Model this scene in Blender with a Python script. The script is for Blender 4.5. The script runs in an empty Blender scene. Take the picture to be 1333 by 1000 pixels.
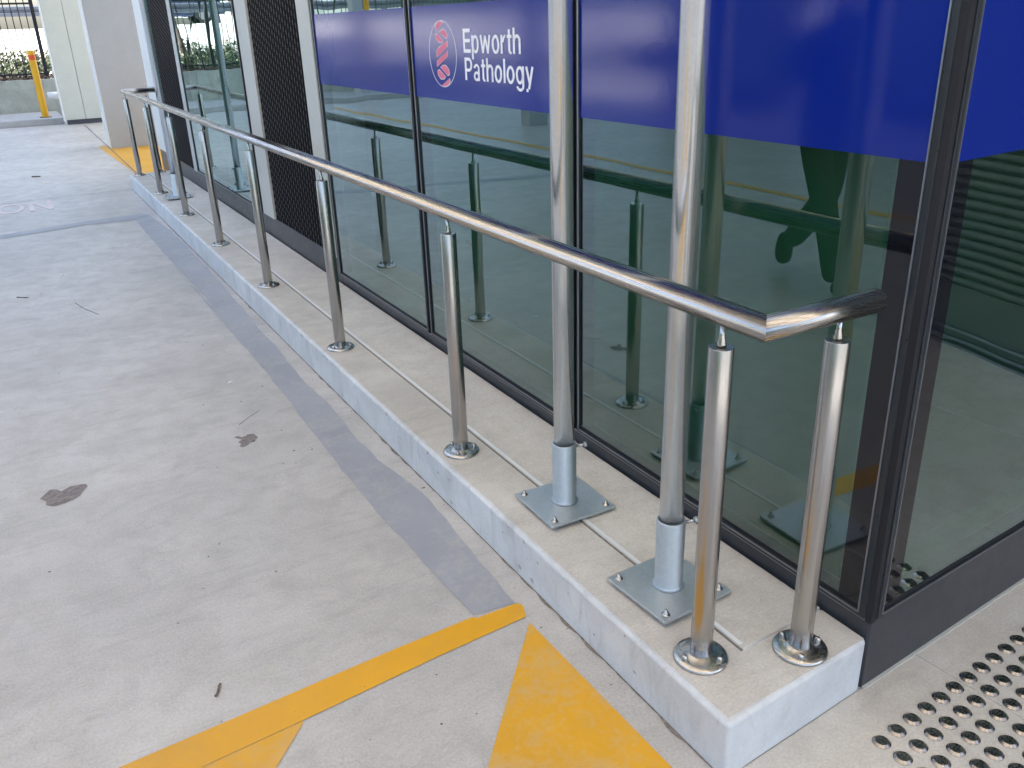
import bpy, bmesh, math, random
from mathutils import Vector, Matrix
R = math.radians
sc = bpy.context.scene
col = sc.collection
rnd = random.Random(7)

# ------------------------------------------------------------ camera, world, sun, exposure
cam_d = bpy.data.cameras.new('camera'); cam = bpy.data.objects.new('camera', cam_d); col.objects.link(cam)
cam.location = (-1.03996, -0.98974, 1.52109)
cam.rotation_euler = (R(67.11566), R(1.79942), R(-29.80207))
cam_d.sensor_width = 36; cam_d.lens = 36 * 1116.95 / 1333
cam_d.clip_start = 0.02; cam_d.clip_end = 2000
sc.camera = cam
SUN_EL, SUN_ROT = 55, 98
world = bpy.data.worlds.new('World'); sc.world = world; world.use_nodes = True
wn = world.node_tree; bg = wn.nodes['Background']
sky = wn.nodes.new('ShaderNodeTexSky'); sky.sky_type = 'NISHITA'; sky.sun_disc = False
sky.sun_elevation = R(SUN_EL); sky.sun_rotation = R(SUN_ROT); sky.air_density = 1.0; sky.dust_density = 3.5; sky.ozone_density = 1.0
wn.links.new(sky.outputs[0], bg.inputs[0]); bg.inputs[1].default_value = 0.15
sun_d = bpy.data.lights.new('sun', 'SUN'); sun = bpy.data.objects.new('sun', sun_d); col.objects.link(sun)
sun_d.energy = 5.0; sun_d.angle = R(0.5); sun_d.color = (1, 0.95, 0.87)
sv = Vector((math.sin(R(SUN_ROT)) * math.cos(R(SUN_EL)), math.cos(R(SUN_ROT)) * math.cos(R(SUN_EL)), math.sin(R(SUN_EL))))
sun.rotation_euler = sv.to_track_quat('Z', 'Y').to_euler()
sc.view_settings.view_transform = 'Standard'; sc.view_settings.look = 'None'
sc.view_settings.gamma = 1; sc.view_settings.use_curve_mapping = False
sc.view_settings.exposure = 2.14
try:
    sc.cycles.use_denoising = True; sc.cycles.denoiser = 'OPENIMAGEDENOISE'
    sc.cycles.max_bounces = 10; sc.cycles.diffuse_bounces = 5; sc.cycles.transparent_max_bounces = 12
    sc.cycles.sample_clamp_indirect = 6
except Exception: pass

# ------------------------------------------------------------ materials
def new_mat(name):
    m = bpy.data.materials.new(name); m.use_nodes = True
    return m, m.node_tree.nodes, m.node_tree.links, m.node_tree.nodes['Principled BSDF']
def c4(c): return (c[0], c[1], c[2], 1)
class NB:
    def __init__(s, name):
        s.m, s.n, s.l, s.b = new_mat(name)
        s.tc = s.n.new('ShaderNodeTexCoord').outputs['Object']
    def map(s, scale=(1,1,1), rot=(0,0,0)):
        mp = s.n.new('ShaderNodeMapping'); mp.inputs['Scale'].default_value = scale; mp.inputs['Rotation'].default_value = rot
        s.l.new(s.tc, mp.inputs[0]); return mp.outputs[0]
    def noise(s, sc_, det=5, rough=.6, vec=None, dist=0):
        t = s.n.new('ShaderNodeTexNoise'); t.inputs['Scale'].default_value = sc_; t.inputs['Detail'].default_value = det
        t.inputs['Roughness'].default_value = rough; t.inputs['Distortion'].default_value = dist
        s.l.new(vec if vec is not None else s.tc, t.inputs['Vector']); return t.outputs['Fac']
    def ramp(s, f, a, b, ca=(0,0,0), cb=(1,1,1)):
        t = s.n.new('ShaderNodeValToRGB'); t.color_ramp.elements[0].position = a; t.color_ramp.elements[1].position = b
        t.color_ramp.elements[0].color = c4(ca); t.color_ramp.elements[1].color = c4(cb)
        s.l.new(f, t.inputs[0]); return t.outputs[0]
    def vor(s, sc_, vec=None):
        t = s.n.new('ShaderNodeTexVoronoi'); t.inputs['Scale'].default_value = sc_
        s.l.new(vec if vec is not None else s.tc, t.inputs['Vector']); return t.outputs['Distance'], t.outputs['Color']
    def mix(s, f, a, b, mode='MIX'):
        t = s.n.new('ShaderNodeMixRGB'); t.blend_type = mode
        for i, v in enumerate((f, a, b)):
            if isinstance(v, (int, float)): t.inputs[i].default_value = v
            elif isinstance(v, tuple): t.inputs[i].default_value = c4(v)
            else: s.l.new(v, t.inputs[i])
        return t.outputs[0]
    def math(s, op, a, b=0.):
        t = s.n.new('ShaderNodeMath'); t.operation = op
        for i, v in enumerate((a, b)):
            if isinstance(v, (int, float)): t.inputs[i].default_value = v
            else: s.l.new(v, t.inputs[i])
        return t.outputs[0]
    def bump(s, h, strength=.3, dist=.002):
        t = s.n.new('ShaderNodeBump'); t.inputs['Strength'].default_value = strength; t.inputs['Distance'].default_value = dist
        s.l.new(h, t.inputs['Height']); s.l.new(t.outputs[0], s.b.inputs['Normal']); return t.outputs[0]
    def set(s, k, v):
        i = s.b.inputs[k]
        if isinstance(v, (int, float)): i.default_value = v
        elif isinstance(v, tuple): i.default_value = c4(v)
        else: s.l.new(v, i)

def concrete(name, base, var=.12, rough=.6, speck=.5, stain=(.30,.27,.23), stain_amt=.25, streak=False, bump=.25, fine=140, grain=.22):
    n = NB(name)
    big = n.noise(1.1, 5, .6, dist=.4); mid = n.noise(7, 6, .7, dist=.3); fn = n.noise(fine, 4, .7)
    lo = tuple(x * (1 - var) for x in base); hi = tuple(min(1, x * (1 + var)) for x in base)
    c = n.mix(n.ramp(big, .35, .65), lo, hi)
    c = n.mix(n.math('MULTIPLY', n.ramp(mid, .42, .72), .55), c, tuple(x * .76 for x in base))
    blot = n.noise(3.2, 7, .75, dist=1.0); c = n.mix(n.math('MULTIPLY', n.ramp(blot, .50, .64), .45), c, tuple(x * .74 for x in base))
    v2 = n.map((3, 14, 3), (0, 0, .35)); st = n.noise(1.0, 6, .7, vec=v2, dist=1.2)
    c = n.mix(n.math('MULTIPLY', n.ramp(st, .52, .75), stain_amt), c, stain)
    sc2 = n.noise(38, 3, .6); c = n.mix(n.math('MULTIPLY', n.ramp(sc2, .60, .72), .22 * speck), c, tuple(x * .62 for x in base))
    vd, vc = n.vor(26); sel = n.ramp(n.math('ADD', vd, n.math('MULTIPLY', n.noise(70, 2), .10)), .075, .10, (1,1,1), (0,0,0)); pick = n.ramp(n.noise(5, 4, .7), .60, .64)
    c = n.mix(n.math('MULTIPLY', n.math('MULTIPLY', sel, pick), speck), c, (.09, .075, .06))
    c = n.mix(grain, c, n.ramp(fn, .3, .7, (.3,.3,.3), (1,1,1)), 'OVERLAY')
    cr = n.n.new('ShaderNodeTexVoronoi'); cr.feature = 'DISTANCE_TO_EDGE'; cr.inputs['Scale'].default_value = .9
    wv = n.n.new('ShaderNodeVectorMath'); wv.operation = 'ADD'; nv = n.n.new('ShaderNodeTexNoise'); nv.inputs['Scale'].default_value = 4; nv.inputs['Detail'].default_value = 6; n.l.new(n.tc, nv.inputs['Vector']); n.l.new(n.tc, wv.inputs[0]); n.l.new(nv.outputs['Color'], wv.inputs[1]); n.l.new(wv.outputs[0], cr.inputs['Vector'])
    ck = n.math('MULTIPLY', n.ramp(cr.outputs['Distance'], .0012, .004, (1,1,1), (0,0,0)), n.ramp(n.noise(1.7, 3), .50, .60)); c = n.mix(n.math('MULTIPLY', ck, .35 * speck), c, tuple(x * .45 for x in base))
    n.set('Base Color', c)
    r = n.ramp(mid, .3, .7, (rough - .1,) * 3, (min(1, rough + .12),) * 3); n.set('Roughness', r)
    h = n.math('ADD', n.math('MULTIPLY', fn, .35), n.math('MULTIPLY', mid, .9)); n.bump(h, bump, .003)
    return n.m
def paint_floor(name, base, under, wear=.5, rough=.5, thr=(.55,.72)):
    n = NB(name)
    w1 = n.noise(6, 6, .7, dist=.6); w2 = n.noise(45, 4, .7)
    f = n.math('MULTIPLY', n.ramp(n.math('ADD', n.math('MULTIPLY', w1, .65), n.math('MULTIPLY', w2, .35)), *thr), wear)
    b2 = n.mix(n.ramp(n.noise(2.2, 4), .35, .7), base, tuple(x * .84 for x in base))
    c = n.mix(f, b2, under)
    vd, vc = n.vor(30); sel = n.ramp(vd, .04, .07, (1,1,1), (0,0,0)); c = n.mix(n.math('MULTIPLY', n.math('MULTIPLY', sel, n.ramp(n.noise(11, 2), .52, .6)), .6), c, (.12, .09, .05))
    n.set('Base Color', c); n.set('Roughness', rough); n.bump(w2, .2, .002)
    return n.m
def simple(name, base, rough=.5, metal=0., coat=0., nscale=0, nvar=.15, bump=0, spec=None):
    n = NB(name)
    if nscale:
        f = n.noise(nscale, 5, .65); c = n.mix(n.ramp(f, .3, .7), tuple(x * (1 - nvar) for x in base), tuple(min(1, x * (1 + nvar)) for x in base)); n.set('Base Color', c)
        n.set('Roughness', n.ramp(f, .3, .7, (max(0, rough - .06),) * 3, (min(1, rough + .08),) * 3))
        if bump: n.bump(f, bump, .002)
    else: n.set('Base Color', base); n.set('Roughness', rough)
    n.set('Metallic', metal); n.set('Coat Weight', coat)
    if spec is not None: n.set('Specular IOR Level', spec)
    return n.m
def brushed(name, base, rough, axis, aniso=.5):
    n = NB(name); s = [260, 260, 260]; s[axis] = 3
    g = n.noise(1, 4, .7, vec=n.map(tuple(s))); sm = n.noise(14, 4, .6)
    n.set('Base Color', n.mix(n.ramp(sm, .35, .75), base, tuple(x * .94 for x in base))); n.set('Metallic', 1.)
    n.set('Roughness', n.ramp(g, .2, .8, (rough - .03,) * 3, (rough + .04,) * 3)); n.bump(g, .02, .0004)
    return n.m
def galv(name, base, rough, spangle=60):
    n = NB(name); vd, vc = n.vor(spangle); sp = n.ramp(vc, .2, .8)
    sm = n.noise(12, 3, .5, vec=n.map((1,1,.10)))
    c = n.mix(n.math('MULTIPLY', sp, .35), base, tuple(x * .80 for x in base)); c = n.mix(n.math('MULTIPLY', n.ramp(sm, .5, .72), .22), c, tuple(x * .78 for x in base))
    n.set('Base Color', c); n.set('Metallic', .9); n.set('Roughness', n.ramp(sm, .2, .8, (rough - .03,) * 3, (rough + .05,) * 3))
    return n.m
M = {}
M['ground'] = concrete('ground_concrete', (.43, .41, .38), .11, .42, .8, (.24, .22, .19), .38)
M['paving'] = concrete('paving_concrete', (.57, .53, .47), .08, .5, .4, (.26,.22,.18), .25)
M['kerb_top'] = concrete('kerb_top_concrete', (.545, .505, .45), .13, .6, .8, (.27,.24,.2), .3)
M['kerb_side'] = concrete('kerb_side_render', (.60, .615, .62), .10, .7, .9, (.34,.33,.31), .6, fine=120, grain=.10)
M['wall_conc'] = concrete('retaining_concrete', (.42, .43, .37), .18, .75, .5, (.12,.12,.10), .6)
M['farkerb'] = concrete('far_kerb_concrete', (.36, .36, .35), .1, .7, .4)
M['band'] = paint_floor('grey_sealer_paint', (.315, .325, .35), (.40, .39, .37), .8, .5, (.48, .68))
M['yellow'] = paint_floor('yellow_line_paint', (.70, .345, .004), (.46, .30, .09), .4, .45, (.5, .72))
M['yellow_faded'] = paint_floor('faded_yellow_paint', (.68, .345, .012), (.47, .37, .22), .75, .5, (.46,.72))
M['letters_floor'] = paint_floor('faded_white_letter_paint', (.66, .55, .54), (.45, .42, .41), .8, .5, (.48,.66))
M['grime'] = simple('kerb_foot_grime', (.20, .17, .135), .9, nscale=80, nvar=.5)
M['stain'] = simple('brown_stain', (.19, .16, .145), .6, nscale=45, nvar=.45)
M['steel_y'] = brushed('brushed_steel_rail', (.49, .465, .44), .27, 1)
M['steel_x'] = brushed('brushed_steel_return', (.49, .465, .44), .27, 0)
M['steel_z'] = brushed('brushed_steel_post', (.46, .44, .415), .25, 2)
M['steel'] = simple('polished_steel', (.46, .445, .42), .22, 1., nscale=60, nvar=.08)
M['stud'] = simple('stud_steel', (.36, .34, .33), .26, 1., nscale=90, nvar=.2)
M['galv'] = galv('galvanised_pipe', (.88, .92, .95), .22, 220)
M['zinc'] = galv('zinc_painted_sleeve', (.54, .585, .61), .48, 90)
M['plinth'] = simple('dark_grey_aluminium', (.031, .036, .044), .36, 0., nscale=25, nvar=.2)
M['frame'] = simple('frame_aluminium', (.022, .026, .031), .33, .2, nscale=40, nvar=.1)
M['bead'] = simple('frame_edge_aluminium', (.30, .31, .34), .35, .9)
M['gasket'] = simple('black_gasket', (.006, .006, .009), .7)
M['black'] = simple('black_column_paint', (.010, .010, .015), .5)
M['louvre'] = simple('black_louvre', (.005, .005, .008), .5)
M['louvre_rib'] = simple('louvre_rib_edge', (.16, .16, .18), .35, .3)
M['cream'] = simple('cream_cladding', (.50, .50, .46), .55, nscale=8, nvar=.04)
M['white'] = simple('white_cladding', (.70, .71, .69), .5, nscale=12, nvar=.03)
M['pier'] = simple('pier_grey_paint', (.40, .415, .43), .55, nscale=5, nvar=.04)
M['col'] = simple('column_paint', (.47, .49, .44), .6, nscale=5, nvar=.05)
M['dark'] = simple('dark_skirting', (.05, .055, .07), .6)
M['ceiling'] = simple('canopy_soffit', (.62, .60, .56), .7, nscale=4, nvar=.08)
M['beam'] = simple('canopy_beam_steel', (.16, .14, .13), .5)
M['frit'] = simple('black_glass_edge', (.006, .006, .009), .04)
M['blind'] = simple('interior_roller_blind', (.20, .235, .19), .85, nscale=4, nvar=.1)
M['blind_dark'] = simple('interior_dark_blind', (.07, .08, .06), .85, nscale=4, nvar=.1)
M['shutter'] = simple('roller_shutter_steel', (.09, .11, .09), .5, .2)
M['wall'] = simple('rendered_wall', (.45, .44, .40), .8, nscale=6, nvar=.06)
M['ypost'] = simple('yellow_bollard_paint', (.75, .38, .008), .4, nscale=14, nvar=.08)
M['orange'] = simple('orange_reflective_tape', (.75, .10, .02), .4)
M['pipe_white'] = simple('white_plastic_pipe', (.75, .75, .73), .4)
M['fence'] = simple('black_fence_paint', (.012, .012, .018), .4)
M['street'] = concrete('street_concrete', (.42, .41, .40), .08, .8, .3)
M['apron'] = concrete('pale_apron_concrete', (.58, .57, .55), .06, .7, .3)
M['asphalt'] = simple('asphalt', (.07, .07, .07), .85, nscale=120, nvar=.3, bump=.3)
M['soil'] = simple('mulch_soil', (.08, .062, .052), .9, nscale=30, nvar=.5, bump=.6)
M['grass'] = simple('verge_grass', (.09, .13, .04), .9, nscale=20, nvar=.4, bump=.5)
M['guard'] = simple('guardrail_zinc', (.07, .085, .11), .5, .3, nscale=6, nvar=.1)
M['bark'] = simple('bark', (.16, .12, .10), .9, nscale=20, nvar=.3, bump=.6)
M['leaf'] = simple('leaf_green', (.045, .075, .028), .6, nscale=3, nvar=.4)
M['leaf2'] = simple('leaf_olive', (.10, .11, .055), .6, nscale=3, nvar=.4)
M['hedge_core'] = simple('hedge_inner_green', (.02, .032, .013), .9, nscale=9, nvar=.5, bump=1)
M['litter'] = simple('dry_leaf', (.15, .105, .08), .8, nscale=9, nvar=.5)
M['debris'] = simple('debris_brown', (.09, .065, .045), .85, nscale=9, nvar=.4)
M['car_paint'] = simple('navy_car_paint', (.03, .045, .11), .25, .3, coat=1)
M['car_glass'] = simple('car_window', (.02, .025, .03), .08)
M['rubber'] = simple('tyre_rubber', (.02, .02, .02), .8)
M['rim'] = simple('alloy_rim', (.5, .5, .52), .3, 1)
M['skin'] = simple('skin', (.45, .27, .19), .5)
M['cloth_d'] = simple('charcoal_trousers', (.035, .037, .035), .85, nscale=40, nvar=.2)
M['cloth_s'] = simple('dark_green_shirt', (.04, .06, .05), .85, nscale=40, nvar=.2)
M['hair'] = simple('dark_hair', (.02, .015, .01), .6)
M['shoe'] = simple('black_shoe', (.015, .015, .015), .45)
M['txt'] = simple('white_vinyl', (.80, .80, .84), .25)
M['pink'] = simple('pink_vinyl', (.62, .10, .20), .3)
def vinyl():
    n = NB('glossy_blue_film'); n.set('Base Color', (.0022, .0165, .215)); n.set('Roughness', .10); n.set('IOR', 1.50)
    w = n.noise(26, 3, .5, vec=n.map((1, 1, 1))); n.bump(n.math('ADD', n.math('MULTIPLY', w, .5), n.math('MULTIPLY', n.noise(140, 2, .5), .25)), 0.16, .0015)
    return n.m
M['vinyl'] = vinyl()
def poly(name, colr):
    m = bpy.data.materials.new(name); m.use_nodes = True; n, l = m.node_tree.nodes, m.node_tree.links
    n.remove(n['Principled BSDF']); a = n.new('ShaderNodeBsdfTranslucent'); a.inputs[0].default_value = c4(colr)
    b = n.new('ShaderNodeBsdfDiffuse'); b.inputs[0].default_value = (.5, .5, .5, 1); x = n.new('ShaderNodeMixShader'); x.inputs[0].default_value = .2
    l.new(a.outputs[0], x.inputs[1]); l.new(b.outputs[0], x.inputs[2]); l.new(x.outputs[0], n['Material Output'].inputs['Surface']); return m
M['poly'] = poly('translucent_roofing', (.69, .65, .59)); M['poly_blue'] = poly('blue_tinted_roofing', (.56, .62, .72))  # roofing made up to pass soft light; the blue kind cools the far floor
def glass(name, tint, ior=2.05):
    m = bpy.data.materials.new(name); m.use_nodes = True; n, l = m.node_tree.nodes, m.node_tree.links
    n.remove(n['Principled BSDF']); out = n['Material Output']
    def mt(op, a, b=0., c=False):
        t = n.new('ShaderNodeMath'); t.operation = op; t.use_clamp = c
        for i, v in enumerate((a, b)):
            if isinstance(v, (int, float)): t.inputs[i].default_value = v
            else: l.new(v, t.inputs[i])
        return t.outputs[0]
    g0 = n.new('ShaderNodeNewGeometry'); dt = n.new('ShaderNodeVectorMath'); dt.operation = 'DOT_PRODUCT'
    l.new(g0.outputs['Normal'], dt.inputs[0]); l.new(g0.outputs['Incoming'], dt.inputs[1])
    pw = mt('POWER', mt('SUBTRACT', 1., mt('ABSOLUTE', dt.outputs['Value']), True), 2.5)
    fr = mt('ADD', mt('MULTIPLY', pw, 1 - ior), ior, True)
    ge = n.new('ShaderNodeNewGeometry'); inv = n.new('ShaderNodeMath'); inv.operation = 'SUBTRACT'; inv.inputs[0].default_value = 1
    l.new(ge.outputs['Backfacing'], inv.inputs[1]); mul = n.new('ShaderNodeMath'); mul.operation = 'MULTIPLY'
    l.new(fr, mul.inputs[0]); l.new(inv.outputs[0], mul.inputs[1])
    tr = n.new('ShaderNodeBsdfTransparent'); tr.inputs[0].default_value = c4(tint)
    gl = n.new('ShaderNodeBsdfGlossy'); gl.inputs['Roughness'].default_value = 0.0; gl.inputs[0].default_value = (.80, .97, .98, 1)
    tc = n.new('ShaderNodeTexCoord'); nz = n.new('ShaderNodeTexNoise'); nz.inputs['Scale'].default_value = 2.2; nz.inputs['Detail'].default_value = 1; l.new(tc.outputs['Object'], nz.inputs['Vector'])
    bp_ = n.new('ShaderNodeBump'); bp_.inputs['Strength'].default_value = .25; bp_.inputs['Distance'].default_value = .004; l.new(nz.outputs['Fac'], bp_.inputs['Height']); l.new(bp_.outputs[0], gl.inputs['Normal'])
    mx = n.new('ShaderNodeMixShader'); l.new(mul.outputs[0], mx.inputs[0]); l.new(tr.outputs[0], mx.inputs[1]); l.new(gl.outputs[0], mx.inputs[2])
    l.new(mx.outputs[0], out.inputs['Surface']); return m
M['glass'] = glass('tinted_green_glass', (.47, .69, .59), .12)

# ------------------------------------------------------------ helpers
class MB:
    def __init__(s): s.bm = bmesh.new()
    def box(s, x0, x1, y0, y1, z0, z1, mtx=None):
        vs = [s.bm.verts.new((x, y, z)) for x in (x0, x1) for y in (y0, y1) for z in (z0, z1)]
        for f in ((0,1,3,2), (4,6,7,5), (0,4,5,1), (2,3,7,6), (0,2,6,4), (1,5,7,3)): s.bm.faces.new([vs[i] for i in f])
        if mtx: bmesh.ops.transform(s.bm, matrix=mtx, verts=vs)
        return s
    def tube(s, a, b, r, r2=None, n=24, cap=True):
        a, b = Vector(a), Vector(b); r2 = r if r2 is None else r2
        d = (b - a).normalized(); u = d.orthogonal().normalized(); v = d.cross(u); A = []; B = []
        for i in range(n):
            t = 2 * math.pi * i / n; w = u * math.cos(t) + v * math.sin(t)
            A.append(s.bm.verts.new(a + w * r)); B.append(s.bm.verts.new(b + w * r2))
        for i in range(n):
            f = s.bm.faces.new((A[i], A[(i+1) % n], B[(i+1) % n], B[i])); f.smooth = True
        if cap: s.bm.faces.new(A[::-1]); s.bm.faces.new(B)
        return s
    def path(s, pts, r, n=24):           # mitred tube along a polyline in the horizontal plane
        P = [Vector(p) for p in pts]; rings = []
        for i, p in enumerate(P):
            din = (p - P[i-1]).normalized() if i else (P[1] - P[0]).normalized()
            dout = (P[i+1] - p).normalized() if i < len(P) - 1 else din
            nrm = (din + dout).normalized(); u0 = din.cross(Vector((0,0,1))).normalized(); k = 1 / max(.2, nrm.dot(din))
            side = nrm.cross(Vector((0,0,1))).normalized()
            rings.append([s.bm.verts.new(p + side * (math.cos(2*math.pi*j/n) * r * k) + Vector((0,0,1)) * math.sin(2*math.pi*j/n) * r) for j in range(n)])
        for a, b in zip(rings, rings[1:]):
            for j in range(n):
                f = s.bm.faces.new((a[j], b[j], b[(j+1) % n], a[(j+1) % n])); f.smooth = True
        s.bm.faces.new(rings[0]); s.bm.faces.new(rings[-1][::-1]); return s
    def lathe(s, prof, n=24, c=(0,0,0)):
        rings = []
        for r, z in prof:
            if r < 1e-6: rings.append([s.bm.verts.new((c[0], c[1], c[2] + z))])
            else: rings.append([s.bm.verts.new((c[0] + r * math.cos(2*math.pi*i/n), c[1] + r * math.sin(2*math.pi*i/n), c[2] + z)) for i in range(n)])
        for (a, b), (p0, p1) in zip(zip(rings, rings[1:]), zip(prof, prof[1:])):
            if p0 == p1: continue
            for i in range(n):
                j = (i + 1) % n
                q = [a[i % len(a)], a[j % len(a)], b[j % len(b)], b[i % len(b)]]; u = []
                for v in q:
                    if v not in u: u.append(v)
                if len(u) > 2: f = s.bm.faces.new(u); f.smooth = True
        return s
    def prism(s, poly, h0, h1, axes='xy'):   # polygon extruded along third axis
        def P(a, b, h): return {'xy': (a, b, h), 'yz': (h, a, b), 'xz': (a, h, b)}[axes]
        A = [s.bm.verts.new(P(a, b, h0)) for a, b in poly]; B = [s.bm.verts.new(P(a, b, h1)) for a, b in poly]; n = len(poly)
        s.bm.faces.new(A[::-1]); s.bm.faces.new(B)
        for i in range(n): s.bm.faces.new((A[i], A[(i+1) % n], B[(i+1) % n], B[i]))
        return s
    def build(s, name, m, parent=None, bevel=0, loc=None, fix=True, seg=2):
        if fix: bmesh.ops.recalc_face_normals(s.bm, faces=s.bm.faces)
        me = bpy.data.meshes.new(name); s.bm.to_mesh(me); s.bm.free(); me.materials.append(m)
        o = bpy.data.objects.new(name, me); col.objects.link(o)
        if parent: o.parent = parent
        if loc: o.location = loc
        if bevel:
            b = o.modifiers.new('bevel', 'BEVEL'); b.width = bevel; b.segments = seg; b.limit_method = 'ANGLE'; b.angle_limit = R(40)
            b.harden_normals = False
        return o
def tag(o, label=None, cat=None, group=None, kind=None):
    if label: o['label'] = label
    if cat: o['category'] = cat
    if group: o['group'] = group
    if kind: o['kind'] = kind
    return o
def empty(name, loc=(0,0,0), rz=0, **k):
    o = bpy.data.objects.new(name, None); o.location = loc; o.rotation_euler = (0, 0, rz); o.empty_display_size = .1; col.objects.link(o); return tag(o, **k)
def copy_tree(o, parent=None):
    c = o.copy(); col.objects.link(c)
    if parent: c.parent = parent
    for ch in list(o.children): copy_tree(ch, c)
    return c
def sheet(name, poly, z, m, parent=None, kind='structure'):
    bm = bmesh.new(); bm.faces.new([bm.verts.new((x, y, z)) for x, y in poly])
    bmesh.ops.recalc_face_normals(bm, faces=bm.faces)
    for f in bm.faces:
        if f.normal.z < 0: f.normal_flip()
    bmesh.ops.triangulate(bm, faces=bm.faces)
    me = bpy.data.meshes.new(name); bm.to_mesh(me); bm.free(); me.materials.append(m)
    o = bpy.data.objects.new(name, me); col.objects.link(o)
    if parent: o.parent = parent
    if kind: o['kind'] = kind
    return o

W, HK, KL = .4642, .1487, 9.12
TH = R(4.1)                                  # the end of kerb and building is skewed by this much
def endline(x, off=0): return .033 + (x - W) * math.tan(TH) + off

# ------------------------------------------------------------ ground
terrain = sheet('terrain', [(-600, -600), (600, -600), (600, 600), (-600, 600)], -.16, M['asphalt'])
# car-park slab, with a joint between it and the entrance paving
g = MB(); g.prism([(-14, 0), (0, 0), (12, 12 * math.tan(R(4.1))), (12, 20.3), (-14, 20.3)], -.15, 0).build('ground', M['ground'])['kind'] = 'structure'
g = MB(); g.prism([(-14, -14), (.985, -14), (-.03, -.004), (-14, -.004)], -.15, 0).build('car_park_floor', M['ground'])['kind'] = 'structure'
# entrance paving: separate slabs with open joints
pav = empty('pavement', (0, .0035, 0), TH, kind='structure')
xs = [-.027, .686, 1.40, 2.11, 2.83]
for i in range(4):
    for j in range(6):
        MB().box(xs[i] + .0015, xs[i+1] - .0015, -.004 - (j+1) * 1.2 + .0015, -.004 - j * 1.2 - .0015, -.06, 0.0).build('paving_slab', M['paving'], pav, bevel=.002)
sheet('joint_filler', [(-.03, -7.3), (2.9, -7.3), (2.9, 0), (-.03, 0)], -.003, M['cream'], pav, None)

# painted marks on the floor
bandL = [(-.21, 7.33), (-.214, 6.4), (-.205, 5.44), (-.195, 4.7), (-.191, 4.2), (-.215, 5.0), (-.204, 3.1), (-.208, 2.57), (-.222, 2.2), (-.225, 1.93), (-.232, 1.6), (-.226, 1.384), (-.214, 1.15), (-.211, 1.0), (-.203, .782)]
bandR = [(-.067, 7.467), (-.03, 6.7), (-.017, 6.07), (-.03, 5.2), (-.045, 4.096), (-.062, 3.7), (-.063, 3.28), (-.085, 2.8), (-.072, 2.374), (-.088, 2.0), (-.081, 1.75), (-.05, 1.55), (-.04, 1.42), (-.058, 1.2), (-.07, 1.01), (-.078, .768)]
def rough_line(pts, k=.004, step=.06):
    out = []
    for a, b in zip(pts, pts[1:]):
        L = math.hypot(b[0]-a[0], b[1]-a[1]); n = max(1, int(L / step))
        for i in range(n): t = i / n; out.append((a[0] + (b[0]-a[0]) * t + rnd.uniform(-k, k), a[1] + (b[1]-a[1]) * t))
    out.append(pts[-1]); return out
sheet('grey_painted_band', rough_line(bandL) + rough_line(bandR)[::-1], .002, M['band'])
sheet('grey_cross_band', [(-3.4, 6.70), (-1.277, 7.206), (-.589, 7.364), (-.212, 7.29), (-.2105, 7.36), (-.070, 7.47), (-.12, 7.60), (-.173, 7.56), (-.572, 7.549), (-1.274, 7.377), (-3.4, 6.88)], .0025, M['band'])
sheet('yellow_line', [(-3.2, .60), (-1.131, .728), (-.881, .742), (-.478, .766), (-.209, .776), (-.204, .765), (-.079, .764), (-.068, .755), (-.067, .742), (-.079, .709), (-.086, .698), (-.356, .681), (-.732, .648), (-.972, .63), (-3.2, .50)], .0022, M['yellow'])
sheet('yellow_hatch_stripe', [(-.732, .6465), (-.972, .6285), (-1.28, .38), (-1.05, .25), (-.826, .541), (-.737, .636)], .002, M['yellow_faded'])
sheet('yellow_hatch_stripe', [(-.088, .672), (-.076, .082), (-.072, -.02), (-.80, -.02), (-.422, .293)], .002, M['yellow_faded'])
sheet('yellow_floor_patch', [(.10, 13.5), (.26, 13.55), (1.25, 13.4), (1.25, 9.5), (.05, 9.4), (.186, 10.34)], .002, M['yellow_faded'])
sheet('yellow_line', [(-4.08, -8), (-3.96, -8), (-3.96, 17), (-4.08, 17)], .004, M['yellow'])
sheet('floor_joint', [(.189, 9.5), (.200, 9.5), (.262, 17.4), (.25, 17.4)], .004, M['dark'])
sheet('floor_joint', [(-6, 8.86), (-6, 8.87), (-.02, 9.10), (-.02, 9.092)], .002, M['dark'])
for pts in ([(-1.222,2.192),(-1.20,2.225),(-1.186,2.247),(-1.165,2.235),(-1.151,2.21),(-1.12,2.232),(-1.098,2.23),(-1.07,2.225),(-1.064,2.201),(-1.088,2.16),(-1.093,2.14),(-1.12,2.118),(-1.145,2.11),(-1.18,2.105),(-1.205,2.131),(-1.203,2.16)],
            [(-.509,2.311),(-.49,2.315),(-.48,2.295),(-.462,2.298),(-.454,2.308),(-.43,2.30),(-.424,2.254),(-.44,2.24),(-.445,2.222),(-.462,2.236),(-.475,2.212),(-.495,2.20),(-.508,2.212),(-.497,2.235),(-.504,2.257),(-.485,2.27)]):
    sheet('brown_stain', pts, .0015, M['stain'])
def arc_letter(name, strokes):
    m = MB()
    for poly in strokes: m.prism(poly, .0001, .004)
    o = m.build(name, M['letters_floor']); o['kind'] = 'structure'; return o
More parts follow.
